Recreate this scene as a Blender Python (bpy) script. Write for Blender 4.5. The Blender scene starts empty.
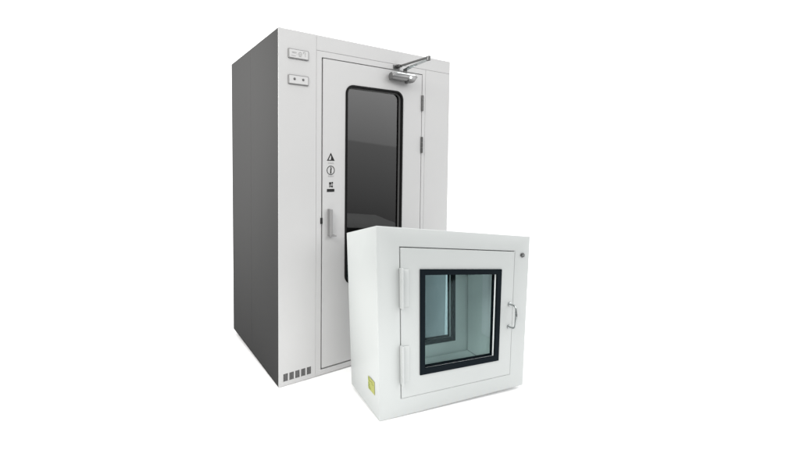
import bpy, bmesh, math
from mathutils import Vector, Matrix

sc = bpy.context.scene
col = sc.collection

# ------------------------------------------------------------------ materials
def new_mat(name):
    m = bpy.data.materials.new(name)
    m.use_nodes = True
    nt = m.node_tree
    nt.nodes.clear()
    out = nt.nodes.new('ShaderNodeOutputMaterial')
    return m, nt, out

def paint(name, rgb, rough=0.42, spec=0.4, vary=0.03, bump=0.02, bscale=900.0, metal=0.0, stretch=None, wave=0.10):
    """sprayed / metal surface with faint tone and gloss variation and a fine texture"""
    m, nt, out = new_mat(name)
    N, L = nt.nodes, nt.links
    b = N.new('ShaderNodeBsdfPrincipled')
    b.inputs['Metallic'].default_value = metal
    b.inputs['Specular IOR Level'].default_value = spec
    tc = N.new('ShaderNodeTexCoord')
    mp = N.new('ShaderNodeMapping')
    if stretch:
        mp.inputs['Scale'].default_value = stretch
    L.new(tc.outputs['Object'], mp.inputs['Vector'])
    n1 = N.new('ShaderNodeTexNoise'); n1.inputs['Scale'].default_value = 3.2; n1.inputs['Detail'].default_value = 5
    L.new(mp.outputs['Vector'], n1.inputs['Vector'])
    mix = N.new('ShaderNodeMix'); mix.data_type = 'RGBA'
    lo = [c * (1 - vary) for c in rgb]; hi = [min(1, c * (1 + vary)) for c in rgb]
    mix.inputs[6].default_value = (*lo, 1); mix.inputs[7].default_value = (*hi, 1)
    L.new(n1.outputs['Fac'], mix.inputs[0])
    L.new(mix.outputs[2], b.inputs['Base Color'])
    mr = N.new('ShaderNodeMapRange')
    mr.inputs['To Min'].default_value = rough - 0.06; mr.inputs['To Max'].default_value = rough + 0.06
    L.new(n1.outputs['Fac'], mr.inputs['Value']); L.new(mr.outputs['Result'], b.inputs['Roughness'])
    if bump:
        n2 = N.new('ShaderNodeTexNoise'); n2.inputs['Scale'].default_value = bscale; n2.inputs['Detail'].default_value = 2
        L.new(mp.outputs['Vector'], n2.inputs['Vector'])
        bp = N.new('ShaderNodeBump'); bp.inputs['Strength'].default_value = bump; bp.inputs['Distance'].default_value = 0.002
        n3 = N.new('ShaderNodeTexNoise'); n3.inputs['Scale'].default_value = 4.5; n3.inputs['Detail'].default_value = 1
        L.new(mp.outputs['Vector'], n3.inputs['Vector'])
        b0 = N.new('ShaderNodeBump'); b0.inputs['Strength'].default_value = wave; b0.inputs['Distance'].default_value = 0.02
        L.new(n3.outputs['Fac'], b0.inputs['Height']); L.new(b0.outputs['Normal'], bp.inputs['Normal'])
        L.new(n2.outputs['Fac'], bp.inputs['Height']); L.new(bp.outputs['Normal'], b.inputs['Normal'])
    L.new(b.outputs['BSDF'], out.inputs['Surface'])
    return m

def glass(name, tint, refl, rough=0.02, rcol=(1, 1, 1), edge=0.35):
    """a thin tinted pane: part of the light passes straight through, part mirrors"""
    m, nt, out = new_mat(name)
    N, L = nt.nodes, nt.links
    t = N.new('ShaderNodeBsdfTransparent'); t.inputs['Color'].default_value = (*tint, 1)
    g = N.new('ShaderNodeBsdfGlossy'); g.inputs['Roughness'].default_value = rough
    g.inputs['Color'].default_value = (*rcol, 1)
    fr = N.new('ShaderNodeLayerWeight'); fr.inputs['Blend'].default_value = 0.35
    ma = N.new('ShaderNodeMath'); ma.operation = 'MULTIPLY_ADD'
    ma.inputs[1].default_value = edge; ma.inputs[2].default_value = refl
    L.new(fr.outputs['Fresnel'], ma.inputs[0])
    tc = N.new('ShaderNodeTexCoord')
    nz = N.new('ShaderNodeTexNoise'); nz.inputs['Scale'].default_value = 2.0
    L.new(tc.outputs['Object'], nz.inputs['Vector'])
    bp = N.new('ShaderNodeBump'); bp.inputs['Strength'].default_value = 0.02; bp.inputs['Distance'].default_value = 0.01
    L.new(nz.outputs['Fac'], bp.inputs['Height']); L.new(bp.outputs['Normal'], g.inputs['Normal'])
    mx = N.new('ShaderNodeMixShader')
    L.new(ma.outputs[0], mx.inputs[0]); L.new(t.outputs[0], mx.inputs[1]); L.new(g.outputs[0], mx.inputs[2])
    L.new(mx.outputs[0], out.inputs['Surface'])
    return m

M = {}
M['booth_front'] = paint('light_grey_powder_coat', (0.42, 0.42, 0.42), 0.45, 0.3, 0.012, 0.015)
M['booth_side'] = paint('shade_painted_sheet', (0.035, 0.035, 0.035), 0.75, 0.08, 0.05, 0.02, stretch=(1, 1, 0.12))  # shade of the left side painted into the base colour
M['cabinet'] = paint('white_enamel', (0.404, 0.421, 0.417), 0.34, 0.4, 0.012, 0.012)
M['cabinet_in'] = paint('brushed_chamber_sheet', (0.79, 0.81, 0.80), 0.45, 0.4, 0.05, 0.02, stretch=(1, 1, 0.2))
M['pale_plate'] = paint('pale_plate_sheet', (0.90, 0.88, 0.90), 0.35, 0.4, 0.03, 0.01)
M['rubber'] = paint('black_rubber', (0.006, 0.006, 0.006), 0.6, 0.08, 0.1, 0.02)
M['reveal'] = paint('dark_grey_reveal', (0.085, 0.085, 0.085), 0.5, 0.3, 0.05, 0.02)
M['navy'] = paint('blue_black_frame', (0.004, 0.007, 0.0095), 0.6, 0.04, 0.1, 0.02)
M['spacer'] = paint('bright_spacer', (0.85, 0.88, 0.88), 0.4, 0.4, 0.02, 0.0)
M['gap'] = paint('dark_gap_seal', (0.10, 0.10, 0.10), 0.8, 0.1, 0.05, 0.0)
M['steel'] = paint('brushed_steel', (0.36, 0.38, 0.38), 0.28, 0.5, 0.08, 0.03, 400, 1.0, (1, 1, 12))
M['chrome'] = paint('polished_chrome', (0.62, 0.66, 0.66), 0.12, 0.5, 0.04, 0.0, metal=1.0)
M['dark_metal'] = paint('dark_metal', (0.09, 0.09, 0.09), 0.35, 0.5, 0.08, 0.02, metal=0.6)
M['grey_metal'] = paint('grey_metal', (0.16, 0.16, 0.16), 0.3, 0.5, 0.06, 0.02, metal=0.6)
M['handle_shade'] = paint('shade_painted_handle', (0.20, 0.20, 0.20), 0.4, 0.4, 0.06, 0.02)  # grey carries the shade on the side of the handle
M['black'] = paint('black_print', (0.012, 0.012, 0.012), 0.6, 0.2, 0.05, 0.0)
M['grey_print'] = paint('grey_print', (0.30, 0.30, 0.30), 0.6, 0.2, 0.05, 0.0)
M['plate'] = paint('plate_plastic', (0.41, 0.41, 0.41), 0.3, 0.4, 0.02, 0.0)
M['plate_edge'] = paint('plate_edge_plastic', (0.17, 0.17, 0.17), 0.4, 0.4, 0.02, 0.0)
M['green'] = paint('yellow_green_label', (0.29, 0.30, 0.08), 0.5, 0.3, 0.12, 0.0)
M['green_ink'] = paint('olive_ink', (0.16, 0.20, 0.05), 0.6, 0.2, 0.1, 0.0)
M['vent'] = paint('vent_grey', (0.13, 0.13, 0.13), 0.5, 0.3, 0.08, 0.02)
M['vent_dark'] = paint('vent_hole', (0.03, 0.03, 0.03), 0.8, 0.1, 0.05, 0.0)
M['booth_glass'] = glass('smoked_glass', (0.10, 0.10, 0.10), 0.036, edge=0.16)
M['box_glass'] = glass('teal_tinted_glass', (0.80, 0.865, 0.860), 0.0, rcol=(0.8, 0.95, 1.0), edge=0.035)
M['rear_glass'] = glass('grey_blue_rear_glass', (0.60, 0.68, 0.70), 0.03, 0.1, rcol=(0.72, 0.84, 0.92), edge=0.1)
M['floor'] = paint('white_paper_floor', (0.92, 0.92, 0.92), 0.8, 0.1, 0.004, 0.0)

# ------------------------------------------------------------------ shape helpers
class Frame:
    """local frame of one cabinet: real corners are a little out of square"""
    def __init__(s, W, D, H, off):
        s.W, s.D, s.H, s.off = W, D, H, {k: Vector(v) for k, v in off.items()}
    def warp(s, p):
        x, y, z = p.x / s.W, p.y / s.D, p.z / s.H
        o = Vector((0, 0, 0))
        for k, d in s.off.items():
            o += d * ((x if k[1] == 'R' else 1 - x) * (y if k[0] == 'B' else 1 - y) * (z if k[2] == 'T' else 1 - z))
        return p + o

def make(name, bm, mat, parent, frame, bevel=0.0, segs=2, smooth=False):
    bmesh.ops.remove_doubles(bm, verts=bm.verts[:], dist=1e-6)
    bmesh.ops.recalc_face_normals(bm, faces=bm.faces[:])
    if bevel:
        es = [e for e in bm.edges if len(e.link_faces) == 2 and e.calc_face_angle(0) > math.radians(40)]
        bmesh.ops.bevel(bm, geom=es, offset=bevel, offset_type='OFFSET', segments=segs, profile=0.5, affect='EDGES', clamp_overlap=True)
    for v in bm.verts:
        v.co = frame.warp(v.co)
    me = bpy.data.meshes.new(name)
    bm.to_mesh(me); bm.free()
    if smooth:
        me.polygons.foreach_set('use_smooth', [True] * len(me.polygons))
        try: me.set_sharp_from_angle(angle=math.radians(35))
        except Exception: pass
    mats = mat if isinstance(mat, (list, tuple)) else [mat]
    for k in mats: me.materials.append(M[k])
    o = bpy.data.objects.new(name, me)
    col.objects.link(o)
    if parent is not None: o.parent = parent
    return o

def box(bm, x0, x1, y0, y1, z0, z1, mi=0):
    v = [bm.verts.new((x, y, z)) for x in (x0, x1) for y in (y0, y1) for z in (z0, z1)]
    for f in ((0, 1, 3, 2), (4, 6, 7, 5), (0, 4, 5, 1), (2, 3, 7, 6), (0, 2, 6, 4), (1, 5, 7, 3)):
        bm.faces.new([v[i] for i in f]).material_index = mi

def rr(x0, x1, z0, z1, r=0.0, n=1):
    """outline of a rectangle with rounded corners: 4*n points"""
    pts = []
    for cx, cz, a0 in ((x0 + r, z0 + r, 180), (x1 - r, z0 + r, 270), (x1 - r, z1 - r, 0), (x0 + r, z1 - r, 90)):
        for i in range(n):
            a = math.radians(a0 + (90 * i / (n - 1) if n > 1 else 45))
            if r == 0: pts.append((cx, cz))
            else: pts.append((cx + r * math.cos(a), cz + r * math.sin(a)))
    return pts

def loft(bm, loops, closed=True, mi=0, mis=None):
    """loops: list of (outline, y); joined one after another"""
    rows = [[bm.verts.new((x, y, z)) for x, z in pts] for pts, y in loops]
    m = len(rows[0])
    rng = len(rows) if closed else len(rows) - 1
    for i in range(rng):
        a, b = rows[i], rows[(i + 1) % len(rows)]
        for j in range(m):
            k = (j + 1) % m
            q = []
            for v in (a[j], a[k], b[k], b[j]):
                if not any((v.co - u.co).length < 1e-7 for u in q): q.append(v)
            if len(q) >= 3:
                try: bm.faces.new(q).material_index = (mis[i] if mis else mi)
                except ValueError: pass
    return rows

def slab(bm, pts, y0, y1, mi=0):
    """flat plate with the given outline"""
    a = [bm.verts.new((x, y0, z)) for x, z in pts]; b = [bm.verts.new((x, y1, z)) for x, z in pts]
    bm.faces.new(a).material_index = mi; bm.faces.new(b[::-1]).material_index = mi
    for j in range(len(pts)):
        k = (j + 1) % len(pts)
        bm.faces.new((a[j], b[j], b[k], a[k])).material_index = mi

def tube(bm, path, radii, n=16, mi=0, flat=1.0):
    rows = []
    P = [Vector(p) for p in path]
    up = Vector((0.13, 0.21, 0.97))
    for i, p in enumerate(P):
        t = (P[min(i + 1, len(P) - 1)] - P[max(i - 1, 0)]).normalized()
        u = (up - t * up.dot(t))
        if u.length < 1e-3: u = Vector((1, 0, 0)) - t * t.x
        u.normalize(); w = t.cross(u)
        r = radii[i] if isinstance(radii, (list, tuple)) else radii
        rows.append([bm.verts.new(p + u * (math.cos(2 * math.pi * k / n) * r * flat) + w * (math.sin(2 * math.pi * k / n) * r)) for k in range(n)])
    for a, b in zip(rows, rows[1:]):
        for k in range(n):
            bm.faces.new((a[k], a[(k + 1) % n], b[(k + 1) % n], b[k])).material_index = mi
    bm.faces.new(rows[0][::-1]).material_index = mi; bm.faces.new(rows[-1]).material_index = mi

def bar(bm, a, b, w, h, mi=0, taper=1.0):
    """rectangular bar from a to b: w across (level), h tall"""
    a, b = Vector(a), Vector(b)
    t = (b - a).normalized()
    s = t.cross(Vector((0, 0, 1))).normalized(); u = s.cross(t)
    v = []
    for p, f in ((a, 1.0), (b, taper)):
        for i, j in ((-1, -1), (1, -1), (1, 1), (-1, 1)):
            v.append(bm.verts.new(p + s * (i * w * f / 2) + u * (j * h * f / 2)))
    for f in ((0, 1, 2, 3), (7, 6, 5, 4), (0, 4, 5, 1), (1, 5, 6, 2), (2, 6, 7, 3), (3, 7, 4, 0)):
        bm.faces.new([v[i] for i in f]).material_index = mi

def arc(cx, cz, r, a0, a1, n):
    return [(cx + r * math.cos(math.radians(a0 + (a1 - a0) * i / n)), cz + r * math.sin(math.radians(a0 + (a1 - a0) * i / n))) for i in range(n + 1)]

def thing(name, label, cat, loc, rz):
    o = bpy.data.objects.new(name, None)
    o.empty_display_size = 0.2
    col.objects.link(o)
    o.location = loc; o.rotation_euler = (0, 0, rz)
    o['label'] = label; o['category'] = cat
    return o

B = bmesh.new

# ------------------------------------------------------------------ the tall booth
BW, BD, BH = 1.39915, 0.92173, 2.1
FB = Frame(BW, BD, BH, {
    'FLT': (-0.0016, 0, -0.0081), 'FRT': (0.028, 0, 0.0032), 'FRB': (-0.0287, 0, 0.0075), 'FLB': (0.0009, 0, -0.008),
    'BLT': (0, 0.0255, 0.0223), 'BLB': (0, -0.0318, 0.0242), 'BRT': (0.0296, 0.0255, 0.0335), 'BRB': (-0.0296, -0.0318, 0.0397)})
booth = thing('air_shower_booth', 'tall light grey booth with shade-painted dark side and smoked window in its closed door',
              'booth', (-0.22642, 2.17734, 0), 0.51132)

def bpart(name, mat, fn, parent=booth, bevel=0.0, smooth=False, segs=2):
    bm = B(); fn(bm)
    return make(name, bm, mat, parent, FB, bevel, segs, smooth)

SY = 0.479
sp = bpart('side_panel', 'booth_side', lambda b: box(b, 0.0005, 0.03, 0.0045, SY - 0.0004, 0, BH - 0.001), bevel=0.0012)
sp['label'] = 'left side panel with shade painted into its dark grey'
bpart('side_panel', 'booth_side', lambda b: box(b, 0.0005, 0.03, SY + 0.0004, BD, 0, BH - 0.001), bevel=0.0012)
bpart('side_panel', 'booth_front', lambda b: box(b, BW - 0.03, BW - 0.0005, 0.0045, BD, 0, BH - 0.001), bevel=0.0012)
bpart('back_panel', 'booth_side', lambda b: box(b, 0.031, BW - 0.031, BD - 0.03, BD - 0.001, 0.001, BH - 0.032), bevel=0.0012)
bpart('roof_panel', 'booth_front', lambda b: box(b, 0.0005, BW - 0.0005, 0.0045, BD - 0.0005, BH - 0.0008, BH), bevel=0.0)
bpart('ceiling_panel', 'reveal', lambda b: box(b, 0.031, BW - 0.031, 0.05, BD - 0.032, BH - 0.03, BH - 0.002))
bpart('floor_panel', 'reveal', lambda b: box(b, 0.031, BW - 0.031, 0.05, BD - 0.032, 0.0, 0.02))
bpart('inner_lining', 'reveal', lambda b: (box(b, 0.0315, 0.05, 0.05, BD - 0.04, 0.021, BH - 0.031), box(b, BW - 0.05, BW - 0.0315, 0.05, BD - 0.04, 0.021, BH - 0.031),
                                           box(b, 0.051, BW - 0.051, BD - 0.05, BD - 0.032, 0.021, BH - 0.033)))

SX, SZ = 0.2495, 2.0065       # seams of the front sheets
DX0, DX1, DZ0, DZ1 = 0.287, 1.121, 0.031, 1.968
def left_front(b):   # column left of the door with five punched vent openings
    zs = 0.026, 0.071
    xs = [0.030 + 0.0396 * i for i in range(5)]
    y0, y1 = 0.0, 0.004
    box(b, 0, SX - 0.0008, y0, y1, zs[1], BH)
    box(b, 0, SX - 0.0008, y0, y1, 0, zs[0])
    e = [0] + [v for x in xs for v in (x, x + 0.0305)] + [SX - 0.0008]
    for i in range(0, len(e), 2):
        box(b, e[i], e[i + 1], y0, y1, zs[0], zs[1])
def clean(b):
    """drop the inner faces where butted boxes met"""
    bmesh.ops.remove_doubles(b, verts=b.verts[:], dist=1e-6)
def fp(b):
    left_front(b); clean(b)
bpart('front_panel', 'booth_front', fp)
bpart('header_panel', 'booth_front', lambda b: box(b, SX + 0.0008, BW, 0.0, 0.004, SZ + 0.0008, BH), bevel=0.0008)
bpart('front_panel', 'booth_front', lambda b: box(b, 1.152, BW, 0.0, 0.004, 0, SZ - 0.0008), bevel=0.0008)
bpart('door_frame', 'booth_front', lambda b: loft(b, [(rr(SX + 0.0008, 1.1504, 0.0, SZ - 0.0008), 0.0), (rr(DX0, DX1, DZ0, DZ1), 0.0), (rr(DX0, DX1, DZ0, DZ1), 0.028),
      (rr(SX + 0.0008, 1.1504, 0.0, SZ - 0.0008), 0.028)]), bevel=0.0008)
bpart('door_seal', 'gap', lambda b: loft(b, [(rr(DX0 - 0.03, DX1 + 0.028, DZ0 - 0.03, DZ1 + 0.03), 0.029), (rr(DX0 + 0.03, DX1 - 0.03, DZ0 + 0.03, DZ1 - 0.03), 0.029),
      (rr(DX0 + 0.03, DX1 - 0.03, DZ0 + 0.03, DZ1 - 0.03), 0.045), (rr(DX0 - 0.03, DX1 + 0.028, DZ0 - 0.03, DZ1 + 0.03), 0.045)]))

# door leaf with a round-cornered window opening
WX0, WX1, WZ0, WZ1, WR = 0.4625, 0.9375, 0.532, 1.8195, 0.058
NR = 9
LX0, LX1, LZ0, LZ1 = DX0 + 0.0085, DX1 - 0.0055, DZ0 + 0.009, DZ1 - 0.0055
win_o = rr(WX0, WX1, WZ0, WZ1, WR, NR)
door = bpart('door', 'booth_front', lambda b: loft(b, [(rr(LX0, LX1, LZ0, LZ1, 0, NR), -0.001), (win_o, -0.001), (win_o, 0.027), (rr(LX0, LX1, LZ0, LZ1, 0, NR), 0.027)]), bevel=0.0015)
def inset(d, r=None): return rr(WX0 + d, WX1 - d, WZ0 + d, WZ1 - d, max(WR - d, 0.01), NR)
bpart('window_gasket', 'rubber', lambda b: loft(b, [(inset(-0.001), 0.0), (inset(-0.001), -0.0055), (inset(0.002), -0.0075), (inset(0.011), -0.0075), (inset(0.014), -0.005), (inset(0.014), 0.006), (inset(0.001), 0.006)]), door, smooth=True)
bpart('window_reveal', 'reveal', lambda b: loft(b, [(inset(0.0015), 0.007), (inset(0.016), 0.007), (inset(0.018), 0.014), (inset(0.0025), 0.014)]), door, smooth=True)
bpart('window_bead', 'reveal', lambda b: loft(b, [(inset(0.0172), 0.0145), (inset(0.0185), 0.0145), (inset(0.0200), 0.016), (inset(0.0200), 0.0185), (inset(0.0172), 0.0185)]), door, smooth=True)
bpart('window_pane', 'booth_glass', lambda b: slab(b, inset(0.0172), 0.0188, 0.0248), door)

# pull handle: a folded plate off the door with a foot, side shade painted grey
def pull(b):
    box(b, 0.3335, 0.3475, -0.040, -0.0012, 0.862, 1.026)
    box(b, 0.3335, 0.376, -0.040, -0.0012, 0.8555, 0.8618)
bpart('handle', 'handle_shade', pull, door, bevel=0.0015)
bpart('latch', 'black', lambda b: box(b, 0.2805, 0.2945, -0.0045, 0.01, 0.935, 0.972), door, bevel=0.001)
for z0, z1 in ((1.698, 1.813), (1.392, 1.510)):
    def hinge(b, z0=z0, z1=z1):
        for k in range(3):
            h = (z1 - z0) / 3
            tube(b, [(1.1185, -0.006, z0 + k * h + 0.001), (1.1185, -0.006, z0 + (k + 1) * h - 0.001)], 0.0085, 14)
    bpart('hinge', 'dark_metal', hinge, booth, smooth=True)

# stickers on the door
def prism(b, pts, d=0.0008, y=-0.0012, mi=0): slab(b, pts, y - d, y, mi)
def warn(b):
    cx, z0, z1, w = 0.3535, 1.3265, 1.377, 0.028
    tri = lambda k, o: [(cx - w * k + o, z0 + (1 - k) * 0.013), (cx + w * k + o, z0 + (1 - k) * 0.013), (cx + o, z1 - (1 - k) * 0.034)]
    loft(b, [(tri(1, 0), -0.002), (tri(0.56, -0.001), -0.002), (tri(0.56, -0.001), -0.0012), (tri(1, 0), -0.0012)])
    prism(b, [(cx + 0.001, z0 + 0.004), (cx + 0.020, z0 + 0.004), (cx + 0.013, z0 + 0.024), (cx + 0.003, z0 + 0.029)], 0.0009, -0.0022)
bpart('warning_sticker', 'black', warn, door)
def caption(z, seed):
    def f(b):
        x = 0.334
        for i, (w, h, d) in enumerate(((0.006, 0.008, 0.0), (0.007, 0.006, 0.001), (0.009, 0.008, -0.0005), (0.007, 0.007, 0.0005), (0.006, 0.008, 0))):
            if seed and i == 2: h *= 1.2
            prism(b, [(x, z + d), (x + w, z + d), (x + w, z + d + h * 0.3), (x, z + d + h * 0.3)])
            prism(b, [(x + w * .3, z + d + h * .45), (x + w * .75, z + d + h * .45), (x + w * .75, z + d + h), (x + w * .3, z + d + h)])
            x += w + 0.0016
    return f
bpart('sticker_caption', 'grey_print', caption(1.3085, 0), door)
def round_sign(b):
    cx, cz = 0.3535, 1.2665
    n = 28
    ring = lambda r: [(cx + r * math.cos(2 * math.pi * i / n), cz + r * math.sin(2 * math.pi * i / n)) for i in range(n)]
    loft(b, [(ring(0.029), -0.002), (ring(0.0245), -0.002), (ring(0.0245), -0.0012), (ring(0.029), -0.0012)])
    prism(b, [(cx - 0.0045, cz - 0.021), (cx + 0.0045, cz - 0.021), (cx + 0.0045, cz + 0.006), (cx + 0.009, cz + 0.009), (cx + 0.005, cz + 0.014), (cx - 0.003, cz + 0.011)], 0.0007)
    prism(b, arc(cx + 0.001, cz + 0.0175, 0.004, 0, 330, 10), 0.0007)
bpart('prohibition_sticker', 'black', round_sign, door)
bpart('sticker_caption', 'grey_print', caption(1.226, 1), door)
def notice(b):
    prism(b, rr(0.326, 0.381, 1.131, 1.1495, 0.003, 3))
    for x0, x1, z0, z1 in ((0.342, 0.357, 1.176, 1.192), (0.360, 0.370, 1.182, 1.1935), (0.343, 0.349, 1.160, 1.174), (0.352, 0.357, 1.162, 1.172),
                           (0.359, 0.369, 1.159, 1.170), (0.362, 0.367, 1.172, 1.179)):
        prism(b, [(x0, z0), (x1, z0), (x1, z1), (x0, z1)])
bpart('notice_sticker', 'black', notice, door)

# two small raised plates on the left column
def plate_shell(z0, z1):
    def f(b):
        o = lambda d: rr(0.0605 + d, 0.1935 - d, z0 + d, z1 - d, 0.004, 4)
        rows = loft(b, [(o(0), 0.0), (o(0), -0.0045), (o(0.002), -0.0068), (o(0.0045), -0.0068)], closed=False)
        b.faces.new(rows[0])
        b.faces.new(rows[-1])
    return f
for kind, z0, z1 in (('indicator_plate', 1.9300, 1.9885), ('switch_plate', 1.7770, 1.8345)):
    base = bpart(kind, 'plate_edge', plate_shell(z0, z1), booth)
    bpart('plate_face', 'plate', lambda b: slab(b, rr(0.066, 0.1885, z0 + 0.0055, z1 - 0.0055, 0.003, 4), -0.0080, -0.0069), base)
    if kind == 'indicator_plate':
        def marks(b):
            y = -0.0081
            P = lambda pts: prism(b, pts, 0.0007, y)
            R_ = lambda a0, a1, c0, c1: P([(a0, c0), (a1, c0), (a1, c1), (a0, c1)])
            R_(0.082, 0.112, 1.9665, 1.9695); R_(0.085, 0.108, 1.9615, 1.9635)
            R_(0.077, 0.108, 1.9455, 1.9480)
            R_(0.114, 0.1175, 1.9545, 1.9580)
            cx, cz, n = 0.136, 1.9610, 20
            ring = lambda r: [(cx + r * math.cos(2 * math.pi * i / n), cz + r * 1.1 * math.sin(2 * math.pi * i / n)) for i in range(n)]
            loft(b, [(ring(0.0115), y - 0.0007), (ring(0.0080), y - 0.0007), (ring(0.0080), y), (ring(0.0115), y)])
            R_(0.131, 0.141, 1.9598, 1.9622); R_(0.128, 0.145, 1.9445, 1.9465)
            R_(0.155, 0.171, 1.9745, 1.9775); R_(0.168, 0.171, 1.9480, 1.9745)
            P([(0.1545, 1.9655), (0.157, 1.9655), (0.161, 1.9745), (0.158, 1.9745)])
        bpart('plate_marks', 'grey_print', marks, base)
    else:
        for x in (0.0995, 0.1565):
            bpart('button', 'dark_metal', lambda b: tube(b, [(x, -0.0075, 1.8095), (x, -0.0100, 1.8095), (x, -0.0110, 1.8095)], [0.0072, 0.0072, 0.005], 16), base, smooth=True)

# vent grilles in the five openings
for i in range(5):
    x0 = 0.030 + 0.0396 * i; x1 = x0 + 0.0305
    g = bpart('vent_grille', 'vent', lambda b: [box(b, x0 + 0.001 + (x1 - x0 - 0.002) * k / 4 - (0.0012 if k else 0), x0 + 0.001 + (x1 - x0 - 0.002) * k / 4 + (0.0012 if k < 4 else 0), 0.0022, 0.0042, 0.0262, 0.0708) for k in range(5)]
              + [box(b, x0 + 0.0005, x1 - 0.0005, 0.0026, 0.0046, 0.027 + 0.0062 * k, 0.0292 + 0.0062 * k) for k in range(8)], booth)
    bpart('vent_backing', 'vent_dark', lambda b: box(b, x0 - 0.001, x1 + 0.001, 0.0052, 0.0062, 0.024, 0.073), g)

# door closer: body on the door, shoe on the frame, two arms meeting at an elbow out in front
def closer_body(b):
    tube(b, [(0.797, -0.036, 1.911), (0.800, -0.036, 1.911), (0.930, -0.036, 1.911), (0.934, -0.036, 1.911)], [0.022, 0.026, 0.026, 0.023], 24)
    slab(b, [(0.934, 1.889), (0.985, 1.882), (1.018, 1.921), (1.010, 1.930), (0.934, 1.932)], -0.058, -0.014)
    box(b, 0.812, 1.000, -0.0145, -0.0012, 1.892, 1.930)
closer = bpart('door_closer', 'grey_metal', closer_body, booth, bevel=0.0015, smooth=True)
bpart('cover_strip', 'chrome', lambda b: (slab(b, [(0.826, 1.932), (1.002, 1.932), (1.002, 1.9375), (0.826, 1.9375)], -0.052, -0.016)), closer, bevel=0.001)
bpart('valve_screw', 'chrome', lambda b: tube(b, [(0.952, -0.0575, 1.912), (0.952, -0.062, 1.912)], [0.011, 0.009], 14), closer, smooth=True)
bpart('lower_cap', 'dark_metal', lambda b: tube(b, [(0.938, -0.036, 1.889), (0.938, -0.036, 1.876), (0.938, -0.036, 1.872)], [0.014, 0.012, 0.006], 14), closer, smooth=True)
bpart('spindle', 'dark_metal', lambda b: tube(b, [(0.925, -0.036, 1.935), (0.925, -0.036, 1.955), (0.925, -0.036, 1.967)], [0.013, 0.013, 0.010], 14), closer, smooth=True)
E = (0.905, -0.265, 1.986)
bpart('closer_arm', 'chrome', lambda b: (bar(b, (0.925, -0.028, 1.966), (0.917, -0.100, 1.974), 0.026, 0.010), bar(b, (0.917, -0.098, 1.974), (E[0], E[1], E[2] - 0.006), 0.022, 0.009)), closer, bevel=0.0015)
bpart('closer_arm', 'dark_metal', lambda b: (bar(b, (0.885, -0.028, 1.990), (E[0] - 0.004, E[1] + 0.004, E[2] + 0.007), 0.014, 0.011),), closer, bevel=0.0015)
bpart('arm_joint', 'dark_metal', lambda b: tube(b, [(E[0], E[1], E[2] - 0.012), (E[0], E[1], E[2] + 0.014)], 0.0135, 16), closer, smooth=True)
bpart('shoe_bracket', 'dark_metal', lambda b: (box(b, 0.848, 0.905, -0.006, -0.0005, 1.974, 2.000), box(b, 0.866, 0.897, -0.036, -0.006, 1.982, 1.999)), booth, bevel=0.0015)

# ------------------------------------------------------------------ the small pass box
CW, CD, CH = 0.96805, 0.34698, 0.92038
FS = Frame(CW, CD, CH, {
    'FLT': (-0.0071, 0, 0.0563), 'FRT': (0.0286, 0, -0.0488), 'FRB': (-0.0273, 0, 0.0126), 'FLB': (0.0125, 0, -0.0094),
    'BLT': (0, 0.0473, -0.0358), 'BLB': (0, -0.0271, 0.0157), 'BRT': (0.0357, 0.0473, -0.1409), 'BRB': (-0.0397, -0.0271, 0.0376)})
pbox = thing('pass_box', 'small white cabinet with square teal window and chrome handle, standing before the tall booth',
             'cabinet', (0.29932, 1.87371, 0), 0.32274)
def spart(name, mat, fn, parent=pbox, bevel=0.0, smooth=False, segs=2):
    bm = B(); fn(bm)
    return make(name, bm, mat, parent, FS, bevel, segs, smooth)

OX0, OX1, OZ0, OZ1 = 0.1285, 0.8635, 0.0840, 0.8265      # door opening
KX0, KX1, KZ0, KZ1 = 0.165, 0.815, 0.098, 0.800          # chamber
def shell(b):
    out = rr(0, CW, 0, CH)
    loft(b, [(out, 0.0), (rr(OX0, OX1, OZ0, OZ1), 0.0), (rr(OX0, OX1, OZ0, OZ1), 0.030), (rr(KX0, KX1, KZ0, KZ1), 0.030), (rr(KX0, KX1, KZ0, KZ1), 0.302),
             (rr(OX0, OX1, OZ0, OZ1), 0.302), (rr(OX0, OX1, OZ0, OZ1), CD), (out, CD)], mis=[0, 1, 1, 1, 1, 0, 0, 0])
spart('cabinet_shell', ('cabinet', 'cabinet_in'), shell, bevel=0.004, segs=3, smooth=True)

def window_unit(leaf, wx0, wx1, wz0, wz1, f, s, fw=0.030, pane='box_glass'):
    """dark frame, bright spacer, inner dark gasket and pane; f = outer y, s = +1 inward / -1 for the rear door"""
    Y = lambda d: f + s * d
    r = lambda d: rr(wx0 + d, wx1 - d, wz0 + d, wz1 - d)
    q = rr(wx0 + fw - 0.0005, wx1 - fw + 0.0005, wz0 + fw - 0.0055, wz1 - fw + 0.0005)
    wf = spart('window_frame', 'navy', lambda b: loft(b, [(r(0), Y(0.002)), (r(0), Y(-0.006)), (r(fw), Y(-0.006)), (r(fw), Y(0.005)), (r(0.001), Y(0.005))]), leaf, bevel=0.0012)
    spart('glazing_spacer', 'spacer', lambda b: loft(b, [(r(fw - 0.010), Y(0.0055)), (q, Y(0.0055)), (q, Y(0.015)), (r(fw - 0.010), Y(0.015))]), wf)
    spart('inner_gasket', 'navy', lambda b: loft(b, [(r(fw - 0.010), Y(0.0155)), (r(fw), Y(0.0155)), (r(fw), Y(0.034)), (r(fw - 0.010), Y(0.034))]), wf)
    spart('window_pane', pane, lambda b: slab(b, rr(wx0 + fw - 0.008, wx1 - fw + 0.008, wz0 + fw - 0.008, wz1 - fw + 0.008), min(Y(0.0190), Y(0.0240)), max(Y(0.0190), Y(0.0240))), wf)
    return wf

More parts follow.
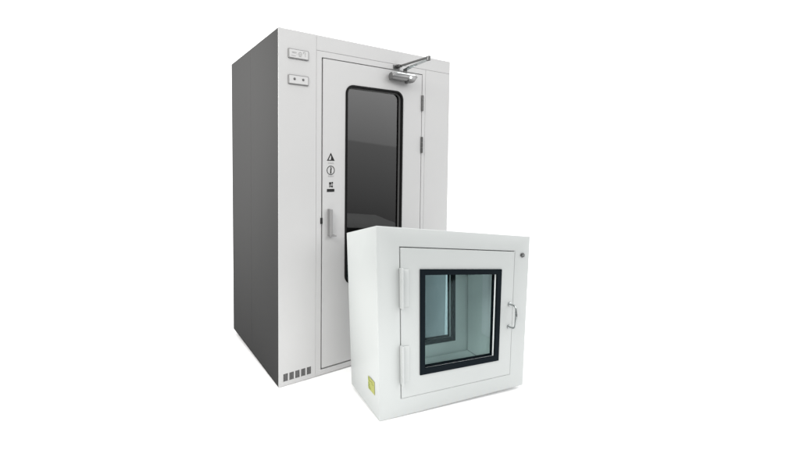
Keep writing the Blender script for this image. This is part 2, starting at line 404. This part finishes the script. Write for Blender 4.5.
def leaf_at(y0, y1, wx0, wx1, wz0, wz1):
    def f(b):
        o = rr(OX0 + 0.004, OX1 - 0.003, OZ0 + 0.003, OZ1 - 0.0045); i = rr(wx0 + 0.012, wx1 - 0.012, wz0 + 0.012, wz1 - 0.012)
        loft(b, [(o, y0), (i, y0), (i, y1), (o, y1)])
    return f
door2 = spart('door', 'cabinet', leaf_at(-0.0015, 0.024, 0.2435, 0.769, 0.185, 0.717), bevel=0.0018)
window_unit(door2, 0.2435, 0.769, 0.185, 0.717, -0.0015, 1)
rear = spart('rear_door', 'cabinet_in', leaf_at(CD - 0.038, CD - 0.002, 0.215, 0.722, 0.180, 0.720), bevel=0.0018)
window_unit(rear, 0.215, 0.722, 0.180, 0.720, CD - 0.039, 1, pane='rear_glass')
# long covered hinges
for z0, z1 in ((0.526, 0.723), (0.161, 0.347)):
    spart('hinge', 'cabinet', lambda b: (box(b, 0.1235, 0.1335, -0.028, -0.0020, z0, z1), box(b, 0.1340, 0.178, -0.0065, -0.0020, z0 + 0.006, z1 - 0.006)), door2, bevel=0.003, smooth=True, segs=3)
spart('pale_wall_plate', 'pale_plate', lambda b: box(b, 0.8115, 0.8148, 0.045, 0.175, 0.27, 0.785), bevel=0.001)  # thin paler plate on the right chamber wall
# bow handle
def bow(b):
    x, zt, zb, d = 0.838, 0.507, 0.374, 0.046
    pts = [(x, -0.001, zt), (x, -0.022, zt)]
    for i in range(1, 6):
        a = math.radians(90 * i / 5); pts.append((x, -0.022 - (d - 0.022) * math.sin(a), zt - 0.018 * (1 - math.cos(a))))
    rad = [0.0050] * len(pts)
    for k in range(1, 10):
        t = k / 10; pts.append((x, -d - 0.004 * math.sin(math.pi * t), zt - 0.018 - (zt - zb - 0.036) * t)); rad.append(0.0046 + 0.0026 * math.sin(math.pi * t))
    for i in range(0, 6):
        a = math.radians(90 * i / 5); pts.append((x, -0.022 - (d - 0.022) * math.cos(a), zb + 0.018 * (1 - math.sin(a)))); rad.append(0.0050)
    pts.append((x, -0.001, zb)); rad.append(0.0050)
    tube(b, pts, rad, 16)
hd = spart('handle', 'steel', bow, door2, smooth=True)
for z in (0.507, 0.374):
    spart('handle_rose', 'steel', lambda b: tube(b, [(0.838, -0.0017, z), (0.838, -0.0060, z), (0.838, -0.0075, z)], [0.0125, 0.0120, 0.008], 20), hd, smooth=True)
# small lock on the frame
lk = spart('cam_lock', 'dark_metal', lambda b: tube(b, [(0.9165, -0.0002, 0.8025), (0.9165, -0.0050, 0.8025), (0.9165, -0.0065, 0.8025)], [0.0150, 0.0145, 0.0115], 6), pbox)
spart('lock_slot', 'chrome', lambda b: bar(b, (0.9095, -0.0072, 0.7990), (0.9235, -0.0072, 0.8060), 0.0014, 0.004), lk)
# yellow-green label low on the left side
def sticker(b):
    v = [(-0.0008, 0.046), (-0.0008, 0.1195)]
    box(b, -0.0010, -0.0002, 0.0470, 0.1195, 0.1005, 0.1635)
lab = spart('green_label', 'green', sticker, pbox)
def ink(b):
    for y0, y1, z0, z1 in ((0.106, 0.116, 0.146, 0.159), (0.098, 0.106, 0.141, 0.149), (0.108, 0.117, 0.126, 0.134), (0.103, 0.110, 0.122, 0.129), (0.092, 0.100, 0.104, 0.112), (0.099, 0.108, 0.106, 0.117),
                           (0.108, 0.117, 0.112, 0.121), (0.068, 0.090, 0.1485, 0.1515), (0.058, 0.078, 0.1405, 0.1430)):
        box(b, -0.0017, -0.0011, y0, y1, z0, z1)
spart('label_print', 'green_ink', ink, lab)

# ------------------------------------------------------------------ white studio floor
bm = B()
for f_ in (0,):
    v = [bm.verts.new(p) for p in ((-60, 0.6, -0.010), (60, 0.6, -0.010), (60, 90, -0.010), (-60, 90, -0.010))]
    bm.faces.new(v)
me = bpy.data.meshes.new('floor'); bm.to_mesh(me); bm.free(); me.materials.append(M['floor'])
fl = bpy.data.objects.new('floor', me); col.objects.link(fl)
fl['kind'] = 'structure'

# ------------------------------------------------------------------ made-up surroundings and added lamps
w = bpy.data.worlds.new('World'); sc.world = w; w.use_nodes = True
nt = w.node_tree; nt.nodes.clear(); N, L = nt.nodes, nt.links
out = N.new('ShaderNodeOutputWorld'); bg = N.new('ShaderNodeBackground')
tc = N.new('ShaderNodeTexCoord')
def dot(vec):
    n = N.new('ShaderNodeVectorMath'); n.operation = 'DOT_PRODUCT'; n.inputs[1].default_value = vec
    L.new(tc.outputs['Generated'], n.inputs[0]); return n.outputs['Value']
def mapr(src, a, b, c, d, smooth=False):
    n = N.new('ShaderNodeMapRange'); n.interpolation_type = 'SMOOTHSTEP' if smooth else 'LINEAR'
    for k, v in zip(('From Min', 'From Max', 'To Min', 'To Max'), (a, b, c, d)): n.inputs[k].default_value = v
    L.new(src, n.inputs['Value']); return n.outputs['Result']
def math_(op, a, b):
    n = N.new('ShaderNodeMath'); n.operation = op
    for i, v in enumerate((a, b)):
        if isinstance(v, (int, float)): n.inputs[i].default_value = v
        else: L.new(v, n.inputs[i])
    return n.outputs[0]
FWD = 1.5
m = dot((-0.0191, 0.1797, 0.9835))
refl_edge = mapr(m, -0.002, 0.002, 0.0, 1.0)
low = mapr(m, -0.30, 0.0, 0.22, 1.75)          # made-up dim glow behind the camera, mirrored by the booth glass
high = mapr(m, 0.0, 0.16, 2.45, 4.2)          # brighter part above the edge, added for the same reflection
back = math_('ADD', math_('MULTIPLY', low, math_('SUBTRACT', 1.0, refl_edge)), math_('MULTIPLY', high, refl_edge))
back = math_('MULTIPLY', back, mapr(dot((1, 0, 0)), 0.35, 0.8, 0.3, 1.0, True))   # added brightening to the right, where the booth glass mirrors it
front = mapr(dot((0, 1, 0)), -0.16, 0.0, 0.0, 1.0, True)
val = math_('ADD', math_('MULTIPLY', front, FWD), math_('MULTIPLY', back, math_('SUBTRACT', 1.0, front)))
L.new(val, bg.inputs['Strength']); bg.inputs['Color'].default_value = (1, 1, 1, 1)
L.new(bg.outputs[0], out.inputs['Surface'])

def area(name, loc, target, size, power, color=(1, 1, 1)):
    l = bpy.data.lights.new(name, 'AREA'); l.shape = 'SQUARE'; l.size = size; l.energy = power; l.color = color
    o = bpy.data.objects.new(name, l); col.objects.link(o); o.location = loc
    o.rotation_euler = (Vector(target) - Vector(loc)).to_track_quat('-Z', 'Y').to_euler()
    return o
area('added_key_area', (-1.7, -0.4, 3.3), (0.2, 2.3, 1.0), 1.4, 90, (1, 0.985, 0.95))  # added lamp with no known source, lights both cabinets from upper left
area('added_overhead_area', (0.4, 2.6, 5.2), (0.4, 2.6, 0), 3.0, 100)  # added lamp that keeps the floor burnt out to white
def spot(name, loc, target, angle, power, radius, color=(1, 0.99, 0.97)):
    l = bpy.data.lights.new(name, 'SPOT'); l.spot_size = math.radians(angle); l.spot_blend = 1.0; l.energy = power; l.shadow_soft_size = radius
    o = bpy.data.objects.new(name, l); col.objects.link(o); o.location = loc
    o.rotation_euler = (Vector(target) - Vector(loc)).to_track_quat('-Z', 'Y').to_euler()
    l.color = color
spot('added_side_spot', (-3.0, 1.0, 2.7), (-0.55, 2.78, 1.60), 47, 1050, 0.15)  # added to brighten the upper part of the booth's left side
spot('added_low_fill', (-0.7, -0.7, 0.9), (0.10, 2.3, 0.28), 24, 150, 0.25)  # added fill for the dim foot of the booth front
spot('added_snoot_spot', (-3.0, 0.9, 1.1), (0.27, 1.93, 0.40), 13, 120, 0.08, (1, 0.975, 0.93))  # added narrow beam to whiten the small box's left face

# ------------------------------------------------------------------ camera
cd = bpy.data.cameras.new('camera'); cam = bpy.data.objects.new('camera', cd); col.objects.link(cam)
cam.location = (0, 0, 1.21988); cam.rotation_euler = (math.radians(90), 0, 0)
cd.sensor_width = 36; cd.sensor_fit = 'HORIZONTAL'
cd.lens = 374.2889 / 800 * 36
cd.shift_x = (400 - 317.479) / 800; cd.shift_y = -(225 - 176.964) / 800
cd.clip_start = 0.01; cd.clip_end = 500
sc.camera = cam
sc.view_settings.view_transform = 'Standard'; sc.view_settings.look = 'None'
sc.view_settings.exposure = 0; sc.view_settings.gamma = 1
sc.render.film_transparent = False
sc.cycles.max_bounces = 10; sc.cycles.transparent_max_bounces = 16
sc.cycles.use_denoising = True
